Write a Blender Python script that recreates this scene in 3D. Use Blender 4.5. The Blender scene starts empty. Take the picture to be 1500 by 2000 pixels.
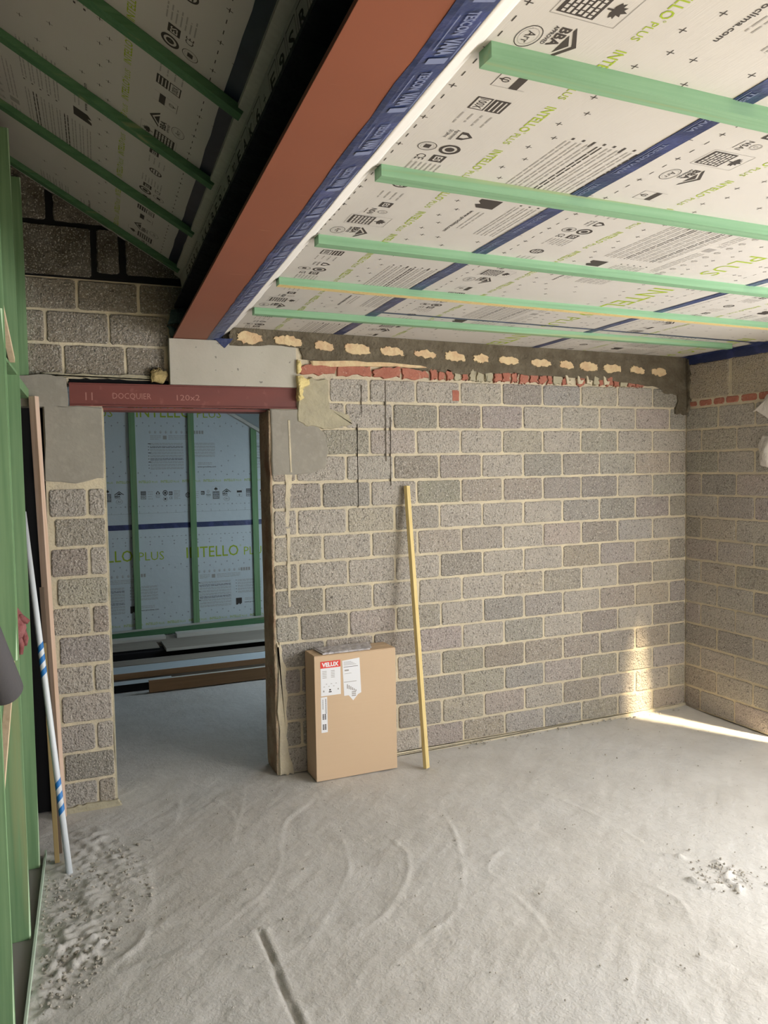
import bpy, bmesh, math, random
import numpy as np
from mathutils import Vector, Matrix
random.seed(7)
S = bpy.context.scene
COL = S.collection
PI = math.pi

# ------------------------------------------------------------------ camera
cd = bpy.data.cameras.new('camera'); cam = bpy.data.objects.new('camera', cd); COL.objects.link(cam)
Rv, Uv, Fv = (0.91977801, -0.39206011, -0.01724179), (0.0378816, 0.0449694, 0.99826987), (0.39060645, 0.91883982, -0.05621373)
M = Matrix(((Rv[0], Uv[0], -Fv[0], -4.11227), (Rv[1], Uv[1], -Fv[1], -4.252835), (Rv[2], Uv[2], -Fv[2], 1.72471), (0, 0, 0, 1)))
cam.matrix_world = M
cd.sensor_fit = 'HORIZONTAL'; cd.sensor_width = 36; cd.lens = 36 * 1537.52 / 1500; cd.clip_start = .02
S.camera = cam

# ------------------------------------------------------------------ world, sun, daylight at the openings, added side fill
w = bpy.data.worlds.new('world'); S.world = w; w.use_nodes = True
w.node_tree.nodes['Background'].inputs[0].default_value = (0.72, 0.85, 1.0, 1)
w.node_tree.nodes['Background'].inputs[1].default_value = 0.4
def area(name, loc, aim, sx, sy, power, col=(1, 1, 1), spread=180):
    l = bpy.data.lights.new(name, 'AREA'); l.shape = 'RECTANGLE'; l.size = sx; l.size_y = sy
    l.energy = power; l.color = col; l.spread = math.radians(spread)
    o = bpy.data.objects.new(name, l); COL.objects.link(o); o.location = loc
    o.rotation_euler = (Vector(aim) - Vector(loc)).to_track_quat('-Z', 'Y').to_euler()
    return o
sl = bpy.data.lights.new('sun', 'SUN'); sl.energy = 24; sl.angle = math.radians(7.0); sl.color = (1, .80, .50)
so = bpy.data.objects.new('sun', sl); COL.objects.link(so); so.location = (2, -7, 4)
so.rotation_euler = Vector((-0.436 * .70, 0.9 * .70, -.72)).to_track_quat('-Z', 'Y').to_euler()
area('daylight_right', (0.20, -4.3, 1.25), (-3, -3.0, .35), 2.0, 2.1, 120, (1.0, .99, .975))
area('added_side_fill', (-0.04, -2.35, 1.15), (-3, -1.9, .35), 1.7, 1.9, 62, (1.0, .99, .975))  # added fill lamp inside the room, the wall behind it is solid
area('daylight_rear', (-1.6, -6.3, 1.25), (-1.9, -1, -.6), 2.2, 1.7, 8, (1.0, .985, .96))
area('daylight_roof_window', (-1.35, 2.05, 1.62), (-2.6, 2.9, 0.6), .8, 1.2, 23, (.76, .90, 1.0))
S.view_settings.view_transform = 'Standard'; S.view_settings.look = 'None'
S.view_settings.exposure = 0.46; S.view_settings.gamma = 1

# ------------------------------------------------------------------ materials
def mat(name, col, rough=.8, metal=0, noise=None, bump=None, speck=None, attr=False, spec=.3):
    m = bpy.data.materials.new(name); m.use_nodes = True; N = m.node_tree.nodes; L = m.node_tree.links
    b = N['Principled BSDF']; b.inputs['Roughness'].default_value = rough; b.inputs['Metallic'].default_value = metal
    b.inputs['Specular IOR Level'].default_value = spec
    tc = N.new('ShaderNodeTexCoord')
    rgb = N.new('ShaderNodeRGB'); rgb.outputs[0].default_value = (*col, 1); out = rgb.outputs[0]
    if attr:
        a = N.new('ShaderNodeVertexColor'); a.layer_name = 'Col'
        mx = N.new('ShaderNodeMix'); mx.data_type = 'RGBA'; mx.blend_type = 'MULTIPLY'; mx.inputs[0].default_value = 1
        L.new(out, mx.inputs[6]); L.new(a.outputs[0], mx.inputs[7]); out = mx.outputs[2]
    def vec(sc):
        if isinstance(sc, (int, float)): sc = (sc, sc, sc)
        mp = N.new('ShaderNodeMapping'); mp.inputs['Scale'].default_value = sc; L.new(tc.outputs['Object'], mp.inputs[0]); return mp.outputs[0]
    def fac(sc, lo, hi, det=4, typ='n'):
        n = N.new('ShaderNodeTexNoise' if typ == 'n' else 'ShaderNodeTexVoronoi')
        n.inputs['Scale'].default_value = 1
        if typ == 'n': n.inputs['Detail'].default_value = det
        L.new(vec(sc), n.inputs['Vector'])
        r = N.new('ShaderNodeMapRange'); r.inputs[1].default_value = lo; r.inputs[2].default_value = hi; r.clamp = True
        L.new(n.outputs[0], r.inputs[0]); return r.outputs[0], n.outputs[0]
    for q in (noise or []) + (speck or []):
        sc, lo, hi, c2, amt = q[:5]
        f, _ = fac(sc, lo, hi, typ=q[5] if len(q) > 5 else 'n')
        mu = N.new('ShaderNodeMath'); mu.operation = 'MULTIPLY'; mu.inputs[1].default_value = amt; L.new(f, mu.inputs[0])
        mx = N.new('ShaderNodeMix'); mx.data_type = 'RGBA'; L.new(mu.outputs[0], mx.inputs[0]); L.new(out, mx.inputs[6]); mx.inputs[7].default_value = (*c2, 1)
        out = mx.outputs[2]
    L.new(out, b.inputs['Base Color'])
    prev = None
    for (sc, lo, hi, st, dist) in (bump or []):
        f, _ = fac(sc, lo, hi)
        bp = N.new('ShaderNodeBump'); bp.inputs['Strength'].default_value = st; bp.inputs['Distance'].default_value = dist
        L.new(f, bp.inputs['Height'])
        if prev: L.new(prev, bp.inputs['Normal'])
        prev = bp.outputs[0]
    if prev: L.new(prev, b.inputs['Normal'])
    return m
def plain(name, col, rough=.8, **k): return mat(name, col, rough, **k)

MB = mat('block', (.47, .43, .375), .95, attr=True,
         noise=[(9, .35, .75, (.35, .325, .295), .5)],
         speck=[(130, .56, .64, (.66, .62, .56), .7), (100, .60, .65, (.12, .11, .095), .7), (42, .66, .71, (.14, .12, .10), .65)],
         bump=[(100, .35, .65, .9, .005), (36, .3, .7, .7, .006)])
MM = mat('mortar', (.66, .58, .42), .95, noise=[(7, .35, .7, (.47, .42, .33), .7), (60, .5, .7, (.66, .60, .47), .4)],
         bump=[(90, .3, .7, .5, .003), (18, .3, .7, .5, .006)])
MC = mat('cast_concrete', (.34, .32, .275), .9, noise=[(5, .3, .7, (.26, .24, .205), .6), (30, .5, .7, (.40, .37, .32), .4)], bump=[(60, .4, .6, .2, .002)])
MPAD = mat('pad_concrete', (.50, .475, .41), .85, noise=[(6, .35, .7, (.40, .38, .32), .5)], speck=[(38, .70, .74, (.12, .11, .1), .7)], bump=[(50, .4, .6, .15, .002)])
MDM = mat('dark_mortar', (.115, .095, .065), .95, noise=[(14, .35, .7, (.21, .18, .13), .6)], bump=[(45, .3, .7, .8, .008)])
MCB = mat('cream_brick', (.70, .55, .33), .9, noise=[(25, .4, .65, (.55, .33, .20), .6)], bump=[(60, .3, .7, .6, .004)])
MRB = mat('red_brick', (.42, .17, .12), .9, noise=[(25, .4, .65, (.34, .12, .085), .7), (50, .6, .7, (.62, .42, .33), .5)], bump=[(60, .3, .7, .6, .004)])
MYF = mat('yellow_foam', (.80, .66, .30), .9, bump=[(70, .3, .7, .8, .006)])
MYM = mat('smeared_mortar', (.46, .42, .30), .95, noise=[(11, .35, .7, (.34, .31, .23), .7)], bump=[(30, .3, .7, .6, .006)])
MFL = mat('floor_concrete', (.60, .59, .572), .9,
          noise=[(1.3, .35, .68, (.52, .495, .455), .7), (6, .4, .7, (.67, .655, .63), .5), (22, .5, .75, (.50, .48, .45), .35)],
          speck=[(70, .69, .74, (.20, .18, .15), .6)],
          bump=[(7, .3, .7, .3, .008), (30, .35, .7, .45, .003), (110, .4, .7, .4, .0015)])
MMB = mat('white_membrane', (.60, .575, .545), .75, noise=[(3, .3, .7, (.55, .525, .495), .5)],
          bump=[((400, 12, 12), .3, .7, .12, .001), (9, .3, .7, .15, .004)])
MMC = mat('pale_blue_membrane', (.62, .67, .69), .75, noise=[(3, .3, .7, (.55, .60, .62), .5)], bump=[(14, .3, .7, .25, .006)])
MIK = plain('print_black', (.06, .05, .045), .8)
MIG = plain('print_grey', (.36, .34, .32), .8)
MTD = mat('shaded_blue_tape', (.010, .014, .04), .45, noise=[(11, .5, .62, (.02, .026, .06), .6)])  # the blue tape again, darkened for the shade of the sloped ceiling
MGN = plain('print_green', (.36, .47, .04), .8)
MTP = mat('blue_tape', (.022, .036, .115), .38, noise=[(11, .5, .62, (.06, .08, .24), .5)], bump=[(28, .3, .7, .5, .004)], spec=.5)
MTQ = plain('tape_print', (.17, .20, .33), .5)
MND = mat('shade_dark_navy_film', (.008, .009, .016), .7, noise=[(8, .5, .7, (.014, .016, .03), .6)], bump=[(14, .3, .7, .5, .01)])  # navy tape colour pushed towards black for the shade around the web
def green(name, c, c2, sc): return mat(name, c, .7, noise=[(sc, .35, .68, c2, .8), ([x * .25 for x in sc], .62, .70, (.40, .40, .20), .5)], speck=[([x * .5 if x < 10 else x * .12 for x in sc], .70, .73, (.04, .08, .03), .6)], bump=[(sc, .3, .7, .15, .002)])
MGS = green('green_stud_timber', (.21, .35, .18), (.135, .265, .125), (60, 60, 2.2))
MGA = plain('pale_green_arris', (.44, .60, .40), .7)  # paler green on the bevelled stud edges
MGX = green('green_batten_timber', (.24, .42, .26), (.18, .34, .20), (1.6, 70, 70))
MGY = green('darkened_green_timber', (.10, .22, .11), (.065, .16, .075), (1.6, 70, 70))  # timber green darkened, chiefly for the shade under the sloped ceiling
MRAW = mat('raw_pine', (.74, .60, .42), .7, noise=[((60, 60, 2), .35, .7, (.60, .46, .29), .6)], bump=[((80, 80, 3), .3, .7, .2, .002)])
MPLK = mat('yellow_pine', (.75, .60, .28), .7, noise=[((70, 70, 2.5), .35, .7, (.60, .44, .18), .6)], bump=[((80, 80, 3), .3, .7, .2, .002)])
MPNK = mat('pinkish_timber', (.66, .50, .40), .75, noise=[((60, 60, 2), .35, .7, (.54, .36, .24), .7)], bump=[((80, 80, 3), .3, .7, .2, .002)])
MBWN = mat('brown_timber', (.36, .21, .11), .75, noise=[((2, 60, 60), .35, .7, (.28, .16, .085), .7)], bump=[((3, 80, 80), .3, .7, .2, .002)])
MGRT = mat('grey_timber', (.34, .30, .25), .8, noise=[((2, 50, 50), .35, .7, (.25, .22, .19), .7)], bump=[((3, 80, 80), .3, .7, .2, .002)])
MPLT = mat('pale_timber', (.62, .60, .54), .75, noise=[((2, 50, 50), .35, .7, (.5, .48, .43), .6)], bump=[((3, 80, 80), .3, .7, .2, .002)])
MBLP = mat('pale_blue_board', (.55, .62, .66), .7, noise=[((2, 40, 40), .35, .7, (.45, .52, .57), .6)])
MPRM = mat('red_oxide_primer', (.27, .088, .048), .55, noise=[(2.5, .35, .7, (.23, .074, .040), .7)], speck=[((6, 60, 30), .69, .75, (.52, .24, .15), .5)], spec=.35)
MPRD = mat('dark_red_primer', (.19, .055, .045), .55, noise=[((3, 9, 9), .35, .7, (.14, .045, .04), .7), (20, .62, .72, (.28, .11, .09), .5)], spec=.35)
MCHK = plain('chalk', (.40, .20, .17), .9)
MCB2 = mat('cardboard', (.62, .46, .31), .85, noise=[(3, .35, .7, (.58, .42, .28), .5), ((1, 1, 90), .4, .6, (.60, .44, .29), .35)])
MWHT = plain('white_paper', (.80, .81, .84), .7)
MVRD = plain('red_label', (.72, .06, .05), .6)
MPAP = mat('grey_paper', (.60, .57, .58), .7, noise=[(22, .4, .6, (.42, .40, .42), .5)], bump=[(30, .3, .7, .9, .01)])
MPIP = plain('white_plastic_tube', (.72, .77, .82), .35, spec=.5)
MBLU = plain('blue_print', (.03, .20, .55), .4)
MGLV = mat('red_glove', (.30, .12, .12), .8, noise=[(30, .4, .65, (.20, .05, .05), .8)], bump=[(80, .3, .7, .7, .003)])
MFOM = mat('dark_grey_foam', (.075, .072, .078), .8, bump=[(60, .3, .7, .15, .002)])
MGZ = plain('grey_sill_film', (.30, .29, .28), .6)
MGE = plain('pale_green_edge', (.50, .62, .50), .6)
MVOID = plain('shade_black', (.010, .010, .011), .95)  # black standing in for unlit voids, gaps and shade in the stack
MPLS = mat('cloudy_plastic', (.72, .68, .64), .4, bump=[(12, .3, .7, .6, .02)], spec=.5)
MJMB = mat('brown_jamb', (.50, .38, .26), .95, noise=[(9, .35, .6, (.34, .27, .19), .8), (5, .5, .7, (.22, .08, .05), .6)], bump=[(30, .3, .7, .9, .01)])
MPLW = mat('grey_wall', (.25, .24, .22), .9)

# ------------------------------------------------------------------ helpers
def link(name, bm, mats, parent=None, smooth=False, loc=None):
    me = bpy.data.meshes.new(name); bm.to_mesh(me); bm.free()
    for m in (mats if isinstance(mats, (list, tuple)) else [mats]): me.materials.append(m)
    if smooth:
        for p in me.polygons: p.use_smooth = True
    o = bpy.data.objects.new(name, me); COL.objects.link(o)
    if parent: o.parent = parent
    if loc: o.location = loc
    return o
def struct(o): o['kind'] = 'structure'; return o
def tag(o, label, cat, group=None):
    o['label'] = label; o['category'] = cat
    if group: o['group'] = group
    return o
def empty(name, loc=(0, 0, 0)):
    o = bpy.data.objects.new(name, None); COL.objects.link(o); o.location = loc; o.empty_display_size = .1; return o
def hexa(bm, c, mi=0, bev=0):
    """box from 8 corners: bottom 4 (ccw) then top 4"""
    v = [bm.verts.new(p) for p in c]
    fs = []
    for f in ((3, 2, 1, 0), (4, 5, 6, 7), (0, 1, 5, 4), (1, 2, 6, 5), (2, 3, 7, 6), (3, 0, 4, 7)):
        q = bm.faces.new([v[i] for i in f]); q.material_index = mi; fs.append(q)
    if bev:
        es = list({e for f in fs for e in f.edges})
        bmesh.ops.bevel(bm, geom=es, offset=bev, segments=2, affect='EDGES', profile=.6)
    return fs
def box(bm, x0, x1, y0, y1, z0, z1, mi=0, bev=0, skew=0.0):
    s = skew
    P = lambda x, y, z: (x + s * y, y, z)
    return hexa(bm, [P(x0, y0, z0), P(x1, y0, z0), P(x1, y1, z0), P(x0, y1, z0), P(x0, y0, z1), P(x1, y0, z1), P(x1, y1, z1), P(x0, y1, z1)], mi, bev)
def bar(bm, a, b, wd, th, up=(0, 0, 1), mi=0, bev=.0015, roll=0, segs=1):
    """square timber from a to b: wd along side, th along up"""
    a, b = Vector(a), Vector(b); d = (b - a).normalized(); s = d.cross(Vector(up)).normalized(); u = s.cross(d).normalized()
    if roll:
        r = Matrix.Rotation(roll, 3, d); s, u = r @ s, r @ u
    c = []
    for p in (a, b):
        for i, j in ((-1, -1), (1, -1), (1, 1), (-1, 1)): c.append(p + s * wd / 2 * i + u * th / 2 * j)
    return hexa(bm, c, mi, bev)
def tube(bm, pts, r, n=16, mi=0, caps=True):
    rings = []
    pts = [Vector(p) for p in pts]
    for i, p in enumerate(pts):
        d = (pts[min(i + 1, len(pts) - 1)] - pts[max(i - 1, 0)]).normalized()
        s = d.orthogonal().normalized() if i == 0 else (s - d * s.dot(d)).normalized()
        t = d.cross(s); rr = r[i] if isinstance(r, (list, tuple)) else r
        rings.append([bm.verts.new(p + (s * math.cos(2 * PI * k / n) + t * math.sin(2 * PI * k / n)) * rr) for k in range(n)])
    for a, b in zip(rings, rings[1:]):
        for k in range(n):
            f = bm.faces.new([a[k], a[(k + 1) % n], b[(k + 1) % n], b[k]]); f.material_index = mi
    if caps:
        for rg in (rings[0][::-1], rings[-1]): f = bm.faces.new(rg); f.material_index = mi
    return rings
def plate(bm, fn, pts, h0, h1, mi=0, jit=0.0, sub=1):
    """slab with outline pts (2D), mapped by fn(a,b,h); front at h1, skirt down to h0"""
    P = []
    for i in range(len(pts)):
        p, q = pts[i], pts[(i + 1) % len(pts)]
        for k in range(sub):
            t = k / sub
            P.append((p[0] + (q[0] - p[0]) * t + random.uniform(-jit, jit), p[1] + (q[1] - p[1]) * t + random.uniform(-jit, jit)))
    cx = sum(p[0] for p in P) / len(P); cy = sum(p[1] for p in P) / len(P)
    lo = [bm.verts.new(fn(x, y, h0)) for x, y in P]
    k = .97
    mid = [bm.verts.new(fn(x, y, h0 + (h1 - h0) * .7)) for x, y in P]
    hi = [bm.verts.new(fn(cx + (x - cx) * k, cy + (y - cy) * k, h1)) for x, y in P]
    n = len(P); fs = []
    for A, B in ((lo, mid), (mid, hi)):
        for i in range(n): fs.append(bm.faces.new([A[i], A[(i + 1) % n], B[(i + 1) % n], B[i]]))
    fs.append(bm.faces.new(hi))
    for f in fs: f.material_index = mi
    return fs
_tc = {}
def text_polys(s, size=1.0, bold=0.0, sx=1.0):
    key = (s, bold)
    if key not in _tc:
        c = bpy.data.curves.new('t', 'FONT'); c.body = s; c.resolution_u = 2; c.offset = bold
        o = bpy.data.objects.new('t', c); COL.objects.link(o)
        dg = bpy.context.evaluated_depsgraph_get(); me = o.evaluated_get(dg).to_mesh()
        vs = [(v.co.x, v.co.y) for v in me.vertices]; ps = [tuple(p.vertices) for p in me.polygons]
        o.evaluated_get(dg).to_mesh_clear(); bpy.data.objects.remove(o); bpy.data.curves.remove(c)
        xs = [v[0] for v in vs]; ys = [v[1] for v in vs]
        _tc[key] = ([(x - min(xs), y) for x, y in vs], ps, max(xs) - min(xs))
    return _tc[key]
def put_text(bm, fn, s, a, b, size, mi, width=None, bold=0.0, h=.0006, ang=0.0):
    vs, ps, wd = text_polys(s, bold=bold); cap = .70
    ky = size / cap; kx = (width / wd) if width else ky
    ca, sa = math.cos(ang), math.sin(ang)
    V = [bm.verts.new(fn(a + x * kx * ca - y * ky * sa, b + x * kx * sa + y * ky * ca, h)) for x, y in vs]
    for p in ps:
        try: f = bm.faces.new([V[i] for i in p]); f.material_index = mi
        except ValueError: pass
def rect(bm, fn, a0, a1, b0, b1, mi, h=.0005):
    f = bm.faces.new([bm.verts.new(fn(a, b, h)) for a, b in ((a0, b0), (a1, b0), (a1, b1), (a0, b1))]); f.material_index = mi; return f
def ring(bm, fn, a, b, r0, r1, mi, n=24, h=.0006, sx=1.0):
    o = [bm.verts.new(fn(a + r1 * math.cos(2 * PI * k / n) * sx, b + r1 * math.sin(2 * PI * k / n), h)) for k in range(n)]
    i = [bm.verts.new(fn(a + r0 * math.cos(2 * PI * k / n) * sx, b + r0 * math.sin(2 * PI * k / n), h)) for k in range(n)]
    for k in range(n):
        f = bm.faces.new([o[k], o[(k + 1) % n], i[(k + 1) % n], i[k]]); f.material_index = mi
def poly(bm, fn, pts, mi, h=.0006):
    f = bm.faces.new([bm.verts.new(fn(x, y, h)) for x, y in pts]); f.material_index = mi

# ------------------------------------------------------------------ printed membrane
PER = 1.19          # length of the repeat along the roll
FL = lambda a, b, h: (a, b, h)
def make_tile(large):
    """the print of one repeat in flat (s,t): 1 black, 2 grey, 3 green"""
    bm = bmesh.new(); rnd = random.Random(3)
    def dash(t, mi=1):
        for i in range(24):
            s = i * PER / 24
            if i % 3 == 0:
                rect(bm, FL, s - .009, s + .009, t - .0013, t + .0013, mi); rect(bm, FL, s - .0013, s + .0013, t - .009, t + .009, mi)
            else: rect(bm, FL, s - .009, s + .009, t - .0013, t + .0013, mi)
    def plus(s, t, k=.011, mi=1):
        rect(bm, FL, s - k, s + k, t - .0011, t + .0011, mi); rect(bm, FL, s - .0011, s + .0011, t - k, t + k, mi)
    def lines(s0, s1, t0, t1, n, mi=2, hh=.0042, gap=.012):
        for i in range(n):
            t = t1 - (t1 - t0) * i / max(1, n - 1); s = s0; end = s1 - rnd.uniform(0, .25) * (s1 - s0) * (i % 3 == 2)
            while s < end:
                wl = rnd.uniform(.012, .05); rect(bm, FL, s, min(s + wl, end), t, t + hh, mi); s += wl + rnd.uniform(.003, .006)
    # edge ruler and dashed lines
    rect(bm, FL, 0, PER, -.001, .0012, 1)
    for i in range(12): rect(bm, FL, i * PER / 12, i * PER / 12 + .0022, 0, .028 if i % 4 == 0 else .014, 1)
    dash(.07); dash(1.175)
    # logo row
    t = .17
    rect(bm, FL, .02, .075, t + .012, t + .05, 1)
    for k in range(3): rect(bm, FL, .025, .07, t + .018 + k * .011, t + .0215 + k * .011, 0, .0009)
    rect(bm, FL, .02, .075, t - .03, t + .008, 1); rect(bm, FL, .024, .071, t - .026, t + .004, 0, .0008)
    put_text(bm, FL, '100X', .026, t - .021, .020, 1, width=.042, bold=.02, h=.0010)
    lines(.095, .15, t - .03, t + .04, 4, 2)
    # house mark and lines under it
    poly(bm, FL, [(.185, t + .03), (.205, t + .05), (.225, t + .03), (.225, t + .015), (.185, t + .015)], 1)
    poly(bm, FL, [(.196, t + .03), (.205, t + .04), (.214, t + .03), (.214, t + .018), (.196, t + .018)], 0, .0009)
    put_text(bm, FL, 'Agrément', .178, t - .002, .010, 1, width=.055); put_text(bm, FL, '50 Jahre', .183, t - .018, .010, 1, width=.042)
    # seals
    ring(bm, FL, .285, t + .028, .019, .027, 1); ring(bm, FL, .285, t + .028, 0.001, .012, 1)
    ring(bm, FL, .285, t - .032, .022, .024, 1); rect(bm, FL, .275, .295, t - .04, t - .024, 1); ring(bm, FL, .285, t - .032, .016, .017, 2)
    rect(bm, FL, .325, .365, t + .004, t + .04, 1); put_text(bm, FL, 'ES', .330, t + .012, .020, 0, width=.028, bold=.02, h=.0010)
    put_text(bm, FL, 'CE', .330, t - .035, .024, 1, width=.034)
    lines(.38, .45, t - .035, t + .045, 7, 2)
    # certificate block with maple leaf
    rect(bm, FL, .82, .895, t - .045, t + .03, 1)
    for k in range(6):
        s = .825
        while s < .885:
            wl = rnd.uniform(.006, .018); rect(bm, FL, s, min(s + wl, .891), t - .038 + k * .011, t - .0315 + k * .011, 0, .0009); s += wl + .003
    leaf = [(0, .5), (.12, .25), (.3, .33), (.25, .1), (.5, .12), (.38, -.02), (.5, -.12), (.2, -.25), (.06, -.22), (.05, -.5), (-.05, -.5), (-.06, -.22), (-.2, -.25), (-.5, -.12), (-.38, -.02), (-.5, .12), (-.25, .1), (-.3, .33), (-.12, .25)]
    poly(bm, FL, [(.857 + x * .045, t + .055 + y * .04) for x, y in leaf], 1)
    for a0, a1, b0, b1 in ((.813, .903, t - .053, t - .0515), (.813, .903, t + .079, t + .0805), (.813, .8145, t - .053, t + .08), (.9015, .903, t - .053, t + .08)): rect(bm, FL, a0, a1, b0, b1, 2)
    put_text(bm, FL, 'NSAI', .745, t - .012, .018, 1, width=.05, bold=.01); rect(bm, FL, .748, .79, t - .024, t - .022, 1)
    ring(bm, FL, .767, t + .03, .012, .016, 2, n=12); ring(bm, FL, .767, t + .03, .004, .006, 2, n=8)
    poly(bm, FL, [(.925, t + .02), (.98, t + .055), (1.035, t + .02), (1.022, t + .02), (.98, t + .045), (.938, t + .02)], 1)
    poly(bm, FL, [(.95, t + .02), (.98, t + .038), (1.01, t + .02)], 1)
    put_text(bm, FL, 'BBA', .932, t - .005, .020, 1, width=.06, bold=.03); put_text(bm, FL, 'APPROVED', .932, t - .018, .008, 1, width=.06, bold=.02)
    ring(bm, FL, .98, t - .048, .022, .0235, 1, sx=1.5); ring(bm, FL, .98, t - .048, .017, .0178, 2, sx=1.5); put_text(bm, FL, 'Arr', .963, t - .056, .018, 1)
    ring(bm, FL, .535, t + .0, .020, .026, 1); lines(.518, .552, t - .012, t + .01, 3, 1); lines(.60, .66, t - .03, t + .03, 4, 2); rect(bm, FL, .685, .725, t + .0, t + .036, 1); put_text(bm, FL, 'ES', .69, t + .008, .018, 0, width=.028, bold=.02, h=.0010)
    rect(bm, FL, 1.10, 1.16, t + .012, t + .032, 1); rect(bm, FL, 1.10, 1.16, t - .03, t - .0285, 1); rect(bm, FL, 1.10, 1.1015, t - .03, t + .05, 2); rect(bm, FL, 1.1585, 1.16, t - .03, t + .05, 2); put_text(bm, FL, '\u03c6', 1.12, t - .018, .022, 1)
    # small green lettering
    for k in range(5):
        s = k * PER / 5
        put_text(bm, FL, 'INTELLO', s + .004, .30, .024, 3, width=.128, bold=.012); ring(bm, FL, s + .137, .322, .002, .003, 3, n=8)
        put_text(bm, FL, 'PLUS', s + .145, .30, .018, 3, width=.06)
    # instructions in two columns
    for k in range(9):
        tt = .68 - k * .030
        rect(bm, FL, .115, .115 + (.01 if k % 3 else .03), tt + .002, tt + .009, 1)
        lines(.135, .50, tt - .006, tt + .006, 2, 1 if k % 4 == 1 else 2, .0045)
    for k in range(5):
        tt = .68 - k * .030; rect(bm, FL, .56, .568, tt + .002, tt + .009, 1); lines(.58, .86, tt - .006, tt + .006, 2, 2, .0045)
    poly(bm, FL, [(.555, .50), (.625, .50), (.625, .445), (.60, .43), (.592, .445), (.575, .43), (.555, .43)], 1)
    lines(.66, .82, .475, .49, 2, 2); put_text(bm, FL, 'www.proclima.com', .655, .445, .014, 1, width=.21, bold=.015)
    # grey rows of pictograms
    for k in range(9):
        s = .12 + k * .058
        ring(bm, FL, s + .02, .80, .010, .0122, 2, n=10); rect(bm, FL, s + .008, s + .032, .794, .797, 2); rect(bm, FL, s + .015, s + .020, .785, .812, 2)
    for k in range(4): rect(bm, FL, .62 + k * .03, .642 + k * .03, .782, .815, 2)
    lines(.14, .26, .73, .76, 3, 2); rect(bm, FL, .28, .32, .728, .765, 2); lines(.34, .62, .73, .76, 3, 2)
    # large green lettering
    if large: bm.clear()
    if large: put_text(bm, FL, 'INTELLO', 0.0, .945, .110, 3, width=.60, bold=.004); ring(bm, FL, .625, 1.045, .006, .009, 3, n=12)
    if large: put_text(bm, FL, 'PLUS', .665, .945, .085, 3, width=.275, bold=-.004)
    for t in (() if large else (.37, .40, .86, .89, 1.10, 1.13)):
        for k in range(9): plus(k * PER / 9 + (.066 if int(t * 100) % 2 else 0), t, .009)
    for k in range(0 if large else 5): plus(.93 + (k % 3) * .08, .46 + k * .05, .010)
    me = bpy.data.meshes.new('tile'); bm.to_mesh(me); bm.free(); return me
TILE, TILE2 = make_tile(False), make_tile(True)
def printed(bm, fn, s0, s1, t0, t1, torig, sorig, ks=1.0, h=1.0, sbig=None):
    one_print(bm, fn, s0, s1, t0, t1, torig, sorig, ks, h, TILE); one_print(bm, fn, s0, s1, t0, t1, torig, sorig if sbig is None else sbig, ks, h, TILE2)
def one_print(bm, fn, s0, s1, t0, t1, torig, sorig, ks, h, tile):
    """add the print to bm clipped to s0..s1, t0..t1; fn maps (s,t,h) to space"""
    b2 = bmesh.new(); per = PER * ks
    k0 = math.floor((s0 - sorig) / per) - 1; k1 = math.ceil((s1 - sorig) / per) + 1
    for k in range(k0, k1):
        n0 = len(b2.verts); b2.from_mesh(tile); b2.verts.ensure_lookup_table()
        for v in b2.verts[n0:]: v.co.x = v.co.x * ks + sorig + k * per; v.co.y += torig
    for co, no in (((s0, 0, 0), (-1, 0, 0)), ((s1, 0, 0), (1, 0, 0)), ((0, t0, 0), (0, -1, 0)), ((0, t1, 0), (0, 1, 0))):
        bmesh.ops.bisect_plane(b2, geom=b2.verts[:] + b2.edges[:] + b2.faces[:], plane_co=co, plane_no=no, clear_outer=True)
    m = {}
    for v in b2.verts: m[v.index if v.index >= 0 else id(v)] = None
    b2.verts.index_update(); V = [bm.verts.new(fn(v.co.x, v.co.y, v.co.z * h)) for v in b2.verts]
    for f in b2.faces:
        try: q = bm.faces.new([V[v.index] for v in f.verts]); q.material_index = f.material_index
        except ValueError: pass
    b2.free()
def sheet(bm, fn, s0, s1, t0, t1, ns=1, nt=1, mi=0, h=0):
    G = [[bm.verts.new(fn(s0 + (s1 - s0) * i / ns, t0 + (t1 - t0) * j / nt, h)) for j in range(nt + 1)] for i in range(ns + 1)]
    for i in range(ns):
        for j in range(nt):
            f = bm.faces.new([G[i][j], G[i + 1][j], G[i + 1][j + 1], G[i][j + 1]]); f.material_index = mi
MEM = [MMB, MIK, MIG, MGN]
SK = 0.055

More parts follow.
